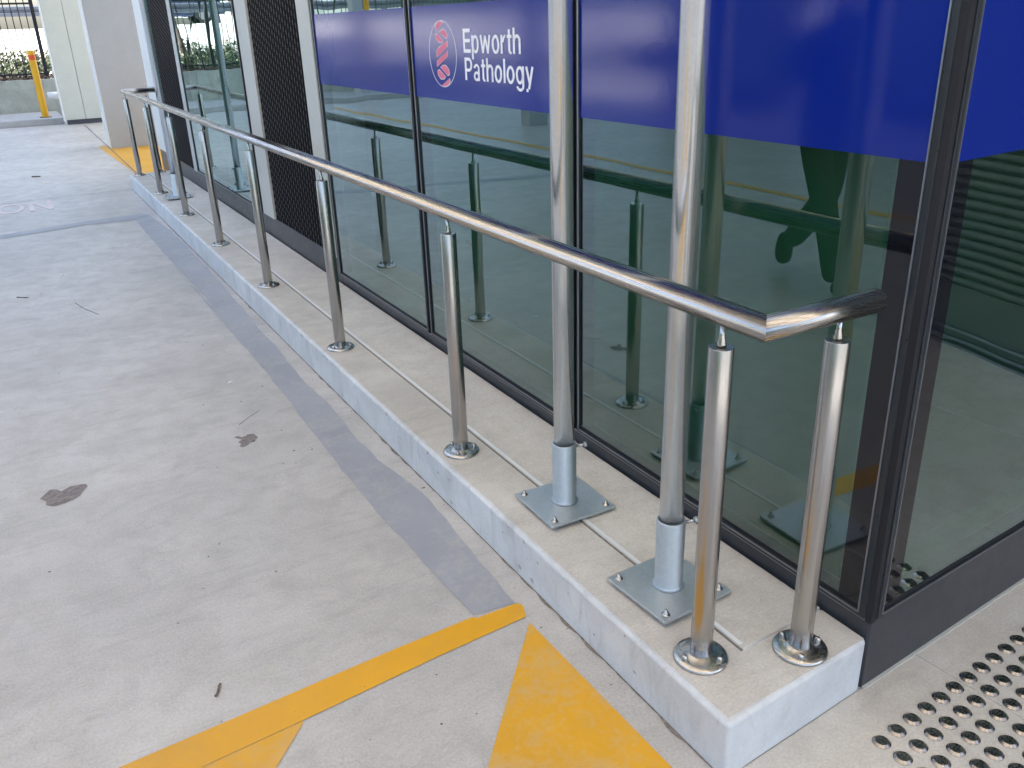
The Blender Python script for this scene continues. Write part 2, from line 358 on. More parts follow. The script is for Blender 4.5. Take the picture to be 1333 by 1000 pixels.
# "NO" painted for drivers coming the other way: seen from here it stands on its head
def ring(cx, cy, rx, ry, w, h):
    o = []; n = 20
    for i in range(n):
        a, b = 2*math.pi*i/n, 2*math.pi*(i+1)/n
        o.append([(cx + rx*math.cos(a), cy + ry*math.sin(a)), (cx + rx*math.cos(b), cy + ry*math.sin(b)), (cx + (rx-w)*math.cos(b), cy + (ry-h)*math.sin(b)), (cx + (rx-w)*math.cos(a), cy + (ry-h)*math.sin(a))])
    return o
arc_letter('floor_letter', ring(-1.17, 8.68, .125, .28, .042, .07))
X0, X1, Y0, Y1 = -1.005, -.80, 8.40, 8.96
arc_letter('floor_letter', [[(X0, Y0), (X0 + .042, Y0), (X0 + .042, Y1), (X0, Y1)], [(X1 - .042, Y0), (X1, Y0), (X1, Y1), (X1 - .042, Y1)], [(X0 + .042, Y1), (X0 + .042, Y1 - .13), (X1 - .042, Y0), (X1 - .042, Y0 + .13)]])

# ------------------------------------------------------------ kerb
kerb = empty('kerb', kind='structure')
from mathutils import noise as mnoise
m = MB().prism([(0, 0), (W, endline(W)), (W, KL), (0, KL)], .0, HK)
bmesh.ops.recalc_face_normals(m.bm, faces=m.bm.faces)
ed = [e for e in m.bm.edges if (min(v.co.z for v in e.verts) > HK - .001) or (abs(e.verts[0].co.x - e.verts[1].co.x) < 1e-4 and abs(e.verts[0].co.y - e.verts[1].co.y) < 1e-4)]
bmesh.ops.bevel(m.bm, geom=ed, offset=.010, segments=3, profile=.5, affect='EDGES')
bmesh.ops.subdivide_edges(m.bm, edges=[e for e in m.bm.edges if e.calc_length() > 4], cuts=420, use_grid_fill=True)
bmesh.ops.subdivide_edges(m.bm, edges=[e for e in m.bm.edges if .3 < e.calc_length() < .6 and max(v.co.y for v in e.verts) < .1], cuts=24, use_grid_fill=True)
for v in m.bm.verts:
    if v.co.z > HK - .012:
        k = mnoise.noise(v.co * 26) * .0022 + mnoise.noise(v.co * 7) * .002
        bite = max(0, mnoise.noise(Vector((v.co.x * 9, v.co.y * 17, 3.3))) - .42) * .016
        if v.co.z < HK - .0005: v.co.x += k * .7 + (bite if v.co.x < .05 else 0)
        if v.co.x < .014 or v.co.y < .05: v.co.z += k * .6 - bite
o = m.build('kerb_face', M['kerb_side'], kerb)
for f in o.data.polygons: f.use_smooth = (.12 < abs(f.normal.z) < .995)
m = MB(); yy = .0
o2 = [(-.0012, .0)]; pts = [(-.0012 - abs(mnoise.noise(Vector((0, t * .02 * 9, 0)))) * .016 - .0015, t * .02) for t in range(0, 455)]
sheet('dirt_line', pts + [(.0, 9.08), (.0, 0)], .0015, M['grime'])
MB().prism([(.016, .018), (.1845, endline(.1845) + .012), (.1845, KL - .02), (.016, KL - .02)], HK - .02, HK + .0015).build('kerb_top', M['kerb_top'], kerb)
MB().prism([(.1845, endline(.1845) + .012), (W - .004, endline(W) + .006), (W - .004, .165), (.1845, .153)], HK - .02, HK + .0015).build('kerb_top', M['kerb_top'], kerb)
MB().prism([(.1915, .158), (W - .004, .170), (W - .004, KL - .02), (.1915, KL - .02)], HK - .02, HK + .006).build('inner_slab', M['kerb_top'], kerb, bevel=.003)
MB().box(.1915, .203, .172, KL - .02, HK + .0062, HK + .0078).build('slab_lip', M['white'], kerb)
MB().box(.1845, .1915, .158, KL - .02, HK - .001, HK + .0012).build('joint_gap', M['grime'], kerb)
# chips broken out of the arris
m = MB()
for i in range(90):
    y = rnd.choice([rnd.uniform(.1, 9), rnd.uniform(2.4, 3.0), rnd.uniform(.3, 1.6)]); a = .002 + .009 * rnd.random() ** 2
    z = HK - .014 if rnd.random() < .4 else rnd.uniform(.01, HK - .03)
    m.prism([(y + a * rnd.uniform(.5, 1.3) * math.cos(t), z + a * rnd.uniform(.4, 1) * math.sin(t)) for t in (0, 1, 2, 3.1, 4.2, 5.2)], -.0006, .0002, 'yz')
o = m.build('surface_chip', M['farkerb'], kerb); o['kind'] = 'stuff'

# ------------------------------------------------------------ building with its windows
bld = empty('building', (0, 0, 0), label='shop building with dark framed tinted windows, black louvres and blue window film', cat='building')
# plinth: along the kerb and round the corner
XP = W + .004
MB().prism([(XP, .036), (XP + .06, .036), (XP + .06, 3.70), (XP, 3.70)], .0, .198).build('plinth_panel', M['plinth'], bld, bevel=.003)
MB().prism([(XP, 3.704), (XP + .06, 3.704), (XP + .06, 9.95), (XP, 9.95)], .0, .300).build('plinth_panel', M['plinth'], bld, bevel=.003)
RT = Matrix.Translation((W, .033, 0)) @ Matrix.Rotation(TH, 4, 'Z')         # frame of the skewed right-hand face
def rface(mb): bmesh.ops.transform(mb.bm, matrix=RT, verts=mb.bm.verts); return mb
rface(MB().box(.006, 2.33, -.001, .06, 0.0, .198)).build('plinth_panel', M['plinth'], bld, bevel=.003)
rface(MB().box(.008, 2.33, -.009, -.0012, .0004, .004)).build('sealant_strip', M['cream'], bld)
def window(y0, y1, z0, z1, film=True, right=False, fa=.014, fb=.014, band=None):
    """one glazed bay; local x runs along the wall, local y outwards is negative"""
    w = bpy.data.objects.new('window', None); col.objects.link(w); w.parent = bld; w.empty_display_size = .1
    if right: w.matrix_local = RT
    else: w.matrix_local = Matrix.Translation((W, 0, 0)) @ Matrix.Rotation(R(90), 4, 'Z') @ Matrix.Diagonal((1, 1, 1, 1))
    # local (u, v, z): u along the wall, v = +out for the long wall (rotated), so flip sign
    s = 1 if not right else -1
    def bx(u0, u1, v0, v1, a, b): return MB().box(u0, u1, min(s*v0, s*v1), max(s*v0, s*v1), a, b)
    a0, b1 = y0 + fa, y1 - fb
    bx(y0, a0, -.05, .010, z0, z1).build('frame', M['frame'], w, bevel=.0015)
    bx(b1, y1, -.05, .010, z0, z1).build('frame', M['frame'], w, bevel=.0015)
    bx(a0, b1, -.05, .010, z0, z0 + .014).build('frame', M['frame'], w, bevel=.0015)
    bx(a0, b1, -.05, .010, z1 - .03, z1).build('frame', M['frame'], w, bevel=.0015)
    for a, b in ((a0 - .004, a0 - .0005), (b1 + .0005, b1 + .004)): bx(a, b, .0095, .0125, z0 + .012, z1 - .02).build('glazing_bead', M['bead'], w)
    bx(a0, b1, .0095, .0125, z0 + .010, z0 + .0138).build('glazing_bead', M['bead'], w)
    bx(a0, b1, -.006, .004, z0 + .014, z0 + .024).build('gasket', M['gasket'], w)
    bx(a0, b1, -.002, .003, z0 + .014, z1 - .03).build('pane', M['glass'], w)
    if band: bx(band[0], band[1], .0032, .0040, z0 + .024, z1 - .03).build('edge_band', M['frit'], w)
    if film: bx(a0 + .001, b1 - .001, .0043, .0052, film[0], film[1]).build('window_film', M['vinyl'], w)
    return w
FZ = (1.2515, 1.588)
wa = window(.042, 1.249, .205, 3.2, FZ, fa=.020, band=(.0625, .125))
wb = window(1.270, 2.452, .205, 3.2, FZ)
wc = window(2.474, 3.700, .205, 3.2, FZ)
wd = window(5.372, 7.690, .30, 3.2, None)
we = window(.014, 1.52, .205, 3.2, FZ, right=True, fa=.016, band=(.0305, .095))
wf = window(1.56, 2.30, .205, 3.2, None, right=True)
MB().box(W + .004, W + .05, 1.2492, 1.2698, .206, 3.2).build('mullion', M['gasket'], bld)
MB().box(W + .004, W + .05, 2.4522, 2.4738, .206, 3.2).build('mullion', M['gasket'], bld)
MB().prism([(W - .007, .0416), (W - .0035, .0262), (W + .0134, .0275), (W + .0134, .0416)], .199, 3.2).build('corner_post', M['gasket'], bld)
MB().box(W + .062, W + .15, .095, .17, .15, 3.2).build('corner_column', M['black'], bld)
MB().box(W - .004, W + .07, .040, 3.70, .1985, .2045).build('sill', M['bead'], bld)
# blinds and the dark room behind the glass
MB().box(W + .30, W + .31, .36, 3.9, .0, 3.2).build('blind', M['blind'], bld)
MB().box(W + .30, W + .31, 5.2, 7.8, .0, 3.2).build('blind', M['blind'], bld)
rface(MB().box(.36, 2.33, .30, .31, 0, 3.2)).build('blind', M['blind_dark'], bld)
# white jambs and louvre bays
for y0, y1 in ((3.742, 3.958), (5.045, 5.330), (7.700, 7.87), (9.02, 9.16)):
    MB().box(W - .008, W + .06, y0, y1, .298, 3.2).build('jamb_panel', M['cream'], bld, bevel=.002)
MB().box(W - .002, W + .06, 3.702, 3.741, .30, 3.2).build('frame_post', M['frame'], bld)
MB().box(W - .002, W + .06, 5.331, 5.371, .30, 3.2).build('frame_post', M['frame'], bld)
for y0, y1 in ((3.958, 5.045), (7.87, 9.02)):
    p = MB().box(W + .012, W + .05, y0, y1, .301, 3.2).build('louvre_panel', M['louvre'], bld)
    m = MB(); n = int((y1 - y0) / .048); k = 0
    for i in range(n):
        yy = y0 + (i + .5) * (y1 - y0) / n
        m.box(W + .000, W + .012, yy - .015, yy - .011, .302, 3.19)           # upright fin
    o = m.build('fin', M['louvre'], p)
    o['kind'] = 'stuff'
    m = MB()
    for i in range(n):
        yy = y0 + (i + .5) * (y1 - y0) / n
        z = .31 + (i % 3) * .016
        while z < 3.15:
            m.box(W - .003, W + .0002, yy - .0145, yy - .0115, z, z + .026); z += .048
    o = m.build('rib_edge', M['louvre_rib'], p); o['kind'] = 'stuff'
# upper wall, end wall
MB().box(W - .012, W + .2, .036, 9.16, 3.2, 5.0).build('wall', M['plinth'], bld)
rface(MB().box(.21, 2.33, -.012, .2, 3.2, 5.0)).build('wall', M['plinth'], bld)
MB().box(W + .02, 6.0, 9.17, 9.95, .0, 5.0).build('wall', M['cream'], bld)
MB().box(W - .006, W + .06, 9.17, 9.95, .302, 3.2).build('jamb_panel', M['white'], bld)
MB().box(W + .062, 3.0, 3.92, 5.19, .0, 5.0).build('wall', M['wall'], bld)
MB().box(2.8, 3.0, .3, 3.91, .0, 5.0).build('wall', M['wall'], bld)
MB().box(W + .062, 3.0, 7.81, 9.16, .0, 5.0).build('wall', M['wall'], bld)

# lettering, traced to the band of the second window
GW = .155
def q(a, b, w=GW):                     # thick straight stroke
    a, b = Vector(a), Vector(b); d = (b - a).normalized(); n = Vector((-d.y, d.x)) * w / 2; return [tuple(a + n), tuple(b + n), tuple(b - n), tuple(a - n)]
def arc(cx, cy, rx, ry, t0, t1, w=GW, n=22):
    o = []
    for i in range(n):
        a, b = R(t0 + (t1 - t0) * i / n), R(t0 + (t1 - t0) * (i + 1) / n)
        o.append([(cx + rx*math.cos(a), cy + ry*math.sin(a)), (cx + rx*math.cos(b), cy + ry*math.sin(b)), (cx + (rx-w)*math.cos(b), cy + (ry-w*.9)*math.sin(b)), (cx + (rx-w)*math.cos(a), cy + (ry-w*.9)*math.sin(a))])
    return o
def bx2(x0, x1, y0, y1): return [(x0, y0), (x1, y0), (x1, y1), (x0, y1)]
G = {'E': (.62, [bx2(0, GW, 0, 1), bx2(GW, .62, 0, .15), bx2(GW, .58, .435, .575), bx2(GW, .61, .85, 1)]),
     'P': (.64, [bx2(0, GW, 0, 1), bx2(GW, .38, .86, 1), bx2(GW, .38, .38, .51)] + arc(.36, .69, .28, .31, -90, 90, .15)),
     'p': (.58, [bx2(0, .14, -.27, .73)] + arc(.30, .36, .28, .38, 0, 360, .14)),
     'o': (.58, arc(.29, .36, .29, .38, 0, 360, .145)),
     'r': (.36, [bx2(0, .14, 0, .73)] + arc(.34, .42, .24, .32, 85, 175, .13, 8)),
     't': (.34, [bx2(.09, .23, .13, .94), bx2(0, .0895, .61, .73), bx2(.2305, .34, .61, .73)] + arc(.27, .17, .18, .18, 180, 290, .13, 8)),
     'h': (.54, [bx2(0, .14, 0, 1), bx2(.40, .54, 0, .46)] + arc(.28, .47, .26, .28, 0, 175, .14, 14)),
     'w': (.84, [q((.065, .73), (.225, 0), .135), q((.225, 0), (.42, .70), .125), q((.42, .70), (.615, 0), .125), q((.615, 0), (.775, .73), .135)]),
     'a': (.54, [bx2(.38, .51, 0, .50)] + arc(.265, .50, .245, .245, 0, 165, .13, 14) + arc(.25, .20, .24, .215, 0, 360, .125)),
     'l': (.14, [bx2(0, .14, 0, 1)]),
     'g': (.58, [bx2(.44, .58, -.06, .73)] + arc(.28, .37, .28, .37, 0, 360, .14) + arc(.30, -.04, .28, .25, 195, 360, .13, 14)),
     'y': (.56, [q((.065, .73), (.30, .03), .14), q((.50, .73), (.235, -.16), .14), bx2(.06, .20, -.28, -.155)])}
def vtext(body, y_left, y_right, z_base, capz, parent):
    tot = sum(G[c][0] for c in body) + .095 * (len(body) - 1); sx = (y_left - y_right) / tot; x = 0; bm = bmesh.new(); k = 0
    for c in body:
        for p in G[c][1]:
            k += 1; bm.faces.new([bm.verts.new((y_left - (x + a) * sx, .0058 + (k % 7) * .00012, z_base + b * capz)) for a, b in p])
        x += G[c][0] + .095
    for f in bm.faces:
        f.normal_update()
        if f.normal.y < 0: f.normal_flip()
    me = bpy.data.meshes.new('lettering'); bm.to_mesh(me); bm.free(); me.materials.append(M['txt'])
    o = bpy.data.objects.new('lettering', me); col.objects.link(o); o.parent = parent; return o
vtext('Epworth', 1.984, 1.574, 1.424, .080, wb)
vtext('Pathology', 1.980, 1.497, 1.331, .077, wb)
def flat_polys(name, polys, v, m, parent):
    bm = bmesh.new()
    for p in polys: bm.faces.new([bm.verts.new((u, v, z)) for u, z in p])
    bmesh.ops.recalc_face_normals(bm, faces=bm.faces)
    me = bpy.data.meshes.new(name); bm.to_mesh(me); bm.free(); me.materials.append(m)
    o = bpy.data.objects.new(name, me); col.objects.link(o); o.parent = parent; return o
polys = [[(2.216,1.515),(2.20,1.528),(2.173,1.534),(2.143,1.527),(2.209,1.497)], [(2.184,1.494),(2.15,1.506),(2.122,1.497),(2.113,1.484),(2.117,1.470),(2.134,1.474)], [(2.218,1.486),(2.203,1.490),(2.151,1.465),(2.165,1.456),(2.188,1.457),(2.212,1.470)],
         [(2.218,1.412),(2.213,1.430),(2.195,1.440),(2.115,1.464),(2.114,1.444),(2.215,1.404)], [(2.217,1.374),(2.215,1.392),(2.117,1.430),(2.118,1.409),(2.212,1.372)], [(2.190,1.369),(2.165,1.378),(2.14,1.378),(2.114,1.364),(2.110,1.345),(2.128,1.340)], [(2.216,1.357),(2.199,1.362),(2.145,1.337),(2.160,1.327),(2.19,1.326),(2.213,1.340)], [(2.188,1.302),(2.112,1.332),(2.108,1.320),(2.125,1.306),(2.161,1.299)]]
def grow(p, k):
    cx = sum(a for a, b in p) / len(p); cz = sum(b for a, b in p) / len(p)
    return [(a + (a - cx) / math.hypot(a - cx, b - cz) * k, b + (b - cz) / math.hypot(a - cx, b - cz) * k) for a, b in p]
flat_polys('logo_outline', [grow(p, .0012) for p in polys], +.0055, M['txt'], wb)
flat_polys('logo_strand', [grow(p, -.0022) for p in polys], +.0060, M['pink'], wb)
rg = []
for i in range(48):
    a, b = 2*math.pi*i/48, 2*math.pi*(i+1)/48; cx, cz, rx, rz = 2.163, 1.4165, .119, .1185
    rg.append([(cx + rx*math.cos(a), cz + rz*math.sin(a)), (cx + rx*math.cos(b), cz + rz*math.sin(b)), (cx + (rx-.0036)*math.cos(b), cz + (rz-.0022)*math.sin(b)), (cx + (rx-.0036)*math.cos(a), cz + (rz-.0022)*math.sin(a))])
flat_polys('logo_oval', rg, +.0056, M['txt'], wb)

# opposite side of the entrance: wall with a roller shutter, seen mirrored in the right-hand glass
def mirr(x, y):
    p = Vector((x - W, y - .033)); d = Vector((math.cos(TH), math.sin(TH))); q = 2 * p.dot(d) * d - p; return Vector((q.x + W, q.y + .033))
A = mirr(2.779, 1.519); B = mirr(2.669, .977); d = (A - B).normalized(); ang = math.atan2(d.y, d.x)
org = B - d * 1.0
sh = empty('roller_shutter', (org.x, org.y, 0), ang, label='grey green ribbed roller shutter closing the shop opposite the corner window', cat='roller shutter')
m = MB(); m.box(0, 3.2, -.03, .0, .0, .012); o = m.build('threshold', M['bead'], sh)
for z in (.03, .075): MB().box(0, 3.2, -.02, 0, z, z + .012).build('bottom_rail', M['bead'], sh)
MB().box(0, 3.2, .003, .03, .012, .29).build('bottom_bar', M['shutter'], sh)
for i in range(46):
    z = .292 + i * .046
    MB().tube((0, .014, z + .018), (3.2, .014, z + .018), .020, n=10).build('slat', M['shutter'], sh)
wl = MB(); wl.box(-.8, 4.5, .06, .3, 0, 5.0); o = wl.build('side_wall', M['wall']); o.location = (org.x, org.y, 0); o.rotation_euler = (0, 0, ang)
tag(o, 'plain rendered wall behind the roller shutter opposite the corner window', 'wall')

# ------------------------------------------------------------ handrail
AX, YE, RZ, RR = .0922, .0821, .987, .0254
hr = empty('handrail', (AX, YE, HK), label='brushed stainless steel handrail on round posts along the raised kerb', cat='handrail')
def to_hr(o): o.location = Vector(o.location) - Vector((AX, YE, HK)); return o
XE = .392
ym = 9.04
def rail(a, b, mitre_a, mitre_b, m):
    o = MB()
    return o
def mitred(pts, m, cutA, cutB):
    """straight tube between two points; ends cut by planes with the given normals"""
    a, b = Vector(pts[0]), Vector(pts[1]); d = (b - a).normalized(); up = Vector((0,0,1)); s = d.cross(up); mb = MB(); n = 40; RA = []; RB = []
    for j in range(n):
        t = 2*math.pi*j/n; off = s * math.cos(t) * RR + up * math.sin(t) * RR
        for P, c, L in ((a, cutA, RA), (b, cutB, RB)):
            nn = Vector(c) if c else d; k = -(off.dot(nn)) / d.dot(nn); L.append(mb.bm.verts.new(P + off + d * k))
    for j in range(n):
        f = mb.bm.faces.new((RA[j], RA[(j+1) % n], RB[(j+1) % n], RB[j])); f.smooth = True
    mb.bm.faces.new(RA[::-1]); mb.bm.faces.new(RB); return to_hr(mb.build('rail', m, hr))
mitred([(AX, YE, RZ), (AX, ym, RZ)], M['steel_y'], (1, -1, 0), (1, 1, 0))
mitred([(AX, YE, RZ), (XE, YE + .0, RZ)], M['steel_x'], (-1, 1, 0), None)
mitred([(AX, ym, RZ), (.40, ym, RZ)], M['steel_x'], (1, 1, 0), None)
MB().tube((XE + .0004, YE, RZ), (XE + .003, YE, RZ), .0235, .0225, 32).build('end_cap', M['steel'], hr, loc=(-AX, -YE, -HK))
def make_post():
    p = MB().tube((0,0,.006), (0,0,.768), .0254, n=40).build('post', M['steel_z'], hr, bevel=.0016)
    MB().lathe([(0,.0),(.0630,.0),(.0636,.003),(.060,.0085),(.046,.0100),(.034,.0112),(.0285,.0150),(.0255,.0155)], 40).build('flange', M['steel'], p)
    MB().lathe([(0,.770),(.0100,.770),(.0096,.774),(.0060,.790),(.0055,.820),(0,.820)], 16).build('pin', M['steel'], p)
    for k in range(3):
        a = R(35 + 120 * k); MB().lathe([(.0075,.0092),(.0075,.0155),(.0055,.0215),(0,.0225)], 12, (.0455*math.cos(a), .0455*math.sin(a), 0)).build('screw', M['steel'], p)
    return p
proto = make_post()
Y3, S = 1.4285, 1.2492
spots = [(AX, .1927, 20), (.3061, .0926, -50)] + [(AX, Y3 + i * S, rnd.uniform(0, 90)) for i in range(6)] + [(AX, 8.9985, 33), (.300, 9.035, 10)]
for i, (x, y, rz) in enumerate(spots):
    p = proto if i == 0 else copy_tree(proto, hr)
    p.location = (x - AX, y - YE, .0015); p.rotation_euler = (0, 0, R(rz))

# ------------------------------------------------------------ galvanised pipes in bolted sleeves
labels = ['tall galvanised pipe in a bolted sleeve nearest the kerb end by the corner post',
          'tall galvanised pipe in a bolted sleeve in front of the mullion beside the white lettering',
          'tall galvanised pipe in a sleeve at the far end of the kerb']
for i, (x, y, rz) in enumerate(((.190, .43, 3), (.196, .93, -1), (.180, 7.30, 0))):
    t = empty('galvanised_pole', (x, y, HK + .0075), R(rz), label=labels[i], cat='pole', group='galvanised poles on the kerb')
    MB().box(-.112, .112, -.112, .112, .006, .014).build('base_plate', M['zinc'], t, bevel=.0012)
    MB().lathe([(.0300,.014),(.0365,.014),(.0420,.0142),(.0375,.021),(.0362,.023),(.0362,.208),(.0350,.210),(.0305,.210),(.0302,.204)], 40).build('sleeve', M['zinc'], t)
    MB().tube((0,0,.02), (0,0,4.80), .0300, n=40).build('pipe', M['galv'], t)
    for a, b in ((.09,.09), (-.09,.09), (-.09,-.09), (.09,-.09)):
        MB().lathe([(.0105,.0145),(.0105,.0158),(.0066,.0160),(.0066,.0215),(.0040,.0222),(.0040,.0285),(0,.0290)], 12, (a, b, 0)).build('bolt', M['steel'], t)
    MB().box(-.10, -.05, -.102, -.085, .0, .0058).build('shim', M['dark'], t)
    MB().box(.04, .09, -.100, -.08, .0, .0058).build('shim', M['dark'], t)
    MB().box(-.07, .07, .05, .10, .0, .0058).build('shim', M['dark'], t)
    cl = MB().tube((.028, -.018, .198), (.058, -.034, .204), .0042, n=12).build('clamp_bolt', M['steel'], t)
    MB().tube((.050, -.030, .202), (.058, -.034, .204), .0085, n=6).build('nut', M['zinc'], cl)

# ------------------------------------------------------------ tactile studs
sp = MB().lathe([(.0205,.0005),(.0205,.0016),(.0205,.0016),(.0150,.0060),(.0150,.0060),(.0142,.0066),(.0142,.0066),(0,.0066)], 20).build('tactile_stud', M['stud'])
tag(sp, 'round stainless steel tactile stud set in the paving by the corner window', 'tactile stud', 'tactile studs in the paving')
ri = Vector((math.cos(R(4.3)), math.sin(R(4.3)))); rj = Vector((math.sin(R(4.3)) * .5, -math.cos(R(4.3))))
first = True
rown = ['first', 'second', 'third', 'fourth', 'fifth', 'sixth', 'seventh', 'eighth', 'ninth', 'tenth', 'eleventh', 'twelfth']
for j in range(12):
    for i in range(12):
        p = Vector((.370, -.107)) + ri * (.0585 * i) + rj * (.0545 * j)
        s = sp if first else sp.copy()
        if not first: col.objects.link(s)
        first = False
        s.location = (p.x, p.y, 0)
        s['label'] = ('leftmost' if i == 0 else 'round') + ' steel tactile stud in the ' + rown[j] + ' row from the dark plinth'

# ------------------------------------------------------------ bits lying on the floor
m = MB(); hubs = [(rnd.uniform(-1.3, -.1), rnd.uniform(.2, 7)) for _ in range(16)]
for i in range(210):
    hx, hy = rnd.choice(hubs); x = hx + rnd.gauss(0, .16); y = hy + rnd.gauss(0, .22)
    if i > 150: x, y = rnd.uniform(-.05, -.004), rnd.uniform(.2, 6)
    if x > -.004 or y < .2: continue
    a = .0010 + .0032 * rnd.random() ** 2.2; t0 = rnd.uniform(0, 6); st = rnd.uniform(.25, 1)
    m.prism([(x + a * rnd.uniform(.6,1.3) * math.cos(t0 + t), y + a * st * math.sin(t0 + t)) for t in (0, 1.3, 2.5, 3.8, 5)], .0005, .0005 + a * .4)
o = m.build('floor_debris', M['debris']); tag(o, 'scattered crumbs of dirt on the car park floor', 'debris', kind='stuff')
def twig(pts, w, label, nm='twig', m_=None):
    mb = MB()
    for a, b in zip(pts, pts[1:]): mb.tube((*a, .002 + w), (*b, .002 + w * .8), w, w * .7, 7)
    return tag(mb.build(nm, m_ or M['debris']), label, nm)
twig([(-.895, .838), (-.886, .852), (-.880, .87), (-.874, .878)], .0034, 'small curved brown twig lying on the floor above the yellow line', m_=M['litter'])
twig([(-.46, 2.42), (-.40, 2.48), (-.345, 2.52)], .0008, 'long thin twig beyond the brown stain next to the grey band')
twig([(-.90, 4.80), (-.86, 4.62), (-.80, 4.45)], .0014, 'dark twig on the floor left of the painted grey band')
twig([(-1.21, 5.16), (-1.17, 5.12), (-1.145, 5.11)], .003, 'short dark stick near the left edge of the floor')
twig([(-.892, 10.82), (-.80, 10.80)], .008, 'dark strip of bark on the far pale floor')
tag(MB().prism([(-.395, 2.915), (-.372, 2.922), (-.366, 2.936), (-.388, 2.932)], .0005, .003).build('paper_scrap', M['txt']), 'tiny white paper scrap on the floor beside the grey band', 'scrap')

# ------------------------------------------------------------ canopy over the car park
cp = empty('canopy', label='flat car park canopy roof on steel beams', cat='canopy')
for a, b in ((-5.6, -4.7), (-3.1, -2.5), (-.9, -.5), (.9, 6)): MB().box(a, b, -5.5, 20.9, 5.02, 5.12).build('roof_panel', M['ceiling'], cp)
for a, b in ((-4.698, -3.102), (-2.498, -.902), (-.498, .898)): MB().box(a, b, -5.5, 4.396, 5.05, 5.08).build('translucent_panel', M['poly'], cp); MB().box(a, b, 4.404, 20.9, 5.05, 5.08).build('translucent_panel', M['poly_blue'], cp)  # bays added to the roof as overhead light for kerb and floor
for i in range(9):
    y = -5.3 + i * 3.2; MB().box(-5.5, W - .02, y, y + .12, 4.78, 5.017).build('beam', M['beam'], cp)
for x in (-5.4, -3.2, -.9): MB().box(x, x + .14, -5.4, 20.8, 4.60, 4.718).build('purlin', M['beam'], cp)
for k, y in enumerate((-5.2, 2.5, 11, 18.6)):
    tag(MB().box(-5.5, -5.2, y, y + .3, 0, 4.60).build('canopy_column', M['pier'], bevel=.01), ['square grey column holding the canopy behind the photographer', 'square grey column holding the canopy on the open side opposite the lettering', 'square grey column on the open side opposite the pier', 'square grey column near the far retaining wall'][k], 'column')

# pier and cladded column at the far end
pr = empty('pier', (.58, 13.1, 0), label='wide pale grey pier beyond the end of the handrail', cat='pier')
MB().box(-.33, .52, .0, .42, 0, 5.01).build('shaft', M['pier'], pr, bevel=.006)
MB().box(-.346, -.332, -.004, .42, 0, 5.0).build('corner_trim', M['white'], pr)  # white strip paints in the sky light on the pier's left face
clm = empty('cladded_column', (.28, 17.7, 0), label='cream panelled column beside the yellow bollard and retaining wall', cat='column')
MB().box(-.30, .045, .0, .25, .085, 5.01).build('panel', M['col'], clm, bevel=.004)
MB().box(.052, .34, .004, .25, .085, 5.01).build('panel', M['col'], clm, bevel=.004)
MB().box(-.325, -.302, .0, .25, .06, 5.01).build('corner_trim', M['white'], clm)  # left side coloured white to stand for the light falling on it
MB().box(-.27, .32, .02, .24, 0, .085).build('skirting', M['dark'], clm)

# ------------------------------------------------------------ far boundary
rw = empty('retaining_wall', (0, 20.1, 0), label='low weathered concrete retaining wall below the black picket fence', cat='wall')
for k in range(6): MB().box(-14 + k * 2.4 + .004, -11.6 + k * 2.4 - .004, 0, .25, 0, .735).build('wall_panel', M['wall_conc'], rw, bevel=.008)
MB().box(-14, -.03, -.004 + 18.0, 19.95, .0, .115).build('far_kerb', M['farkerb'], bevel=.01)['kind'] = 'structure'
MB().box(.62, 6, 17.9, 18.1, 0, 5.0).build('end_wall', M['col']); tag(bpy.data.objects['end_wall'], 'cream wall closing the car park beside the panelled column', 'wall')
fb = empty('yellow_bollard', (-.317, 18.38, .115), label='yellow steel bollard with orange tape on the kerb by the retaining wall', cat='bollard')
MB().lathe([(.062,0),(.062,1.17),(.058,1.195),(.0,1.205)], 24).build('post', M['ypost'], fb)
MB().lathe([(.0635,1.03),(.0635,1.12)], 24).build('tape', M['orange'], fb)
MB().box(-.10, .10, -.10, .10, 0, .010).build('base_plate', M['dark'], fb)
b2 = empty('yellow_bollard', (.98, 12.9, 0), label='yellow bollard partly hidden behind the far pole at the foot of the pier', cat='bollard')
MB().lathe([(.06,0),(.06,.80),(.055,.82),(0,.83)], 20).build('post', M['ypost'], b2)
b3 = empty('yellow_bollard', (-5.9, 19.4, .115), label='yellow bollard by the far fence, seen mirrored above the blue film', cat='bollard')
MB().lathe([(.07,0),(.07,2.3),(.06,2.33),(0,2.34)], 20).build('post', M['ypost'], b3)
stp = MB().tube((-.15, 19.5, .44), (.06, 19.5, .44), .07, n=24).build('drain_pipe', M['pipe_white']); tag(stp, 'short white drain pipe stub beside the panelled column', 'pipe')
FY = 20.35
fn = empty('picket_fence', (0, FY, .735), label='black steel picket fence on top of the retaining wall', cat='fence')
def mkbox(nm, *a, par=fn, mm='fence'): return MB().box(*a).build(nm, M[mm], par)
mkbox('rail', -13.9, -.05, -.02, .02, .085, .12); mkbox('rail', -13.9, -.05, -.02, .02, 1.42, 1.455)
pk = MB().box(-.009, .009, -.009, .009, .02, 1.62).build('picket', M['fence'], fn); pk.location = (-.17, 0, 0)
for i in range(1, 108):
    c = pk.copy(); col.objects.link(c); c.location = (-.17 - i * .128, 0, 0)
for i in range(6): mkbox('fence_post', -.075 - i * 2.4, -.005 - i * 2.4, -.035, .035, 0, 1.72)
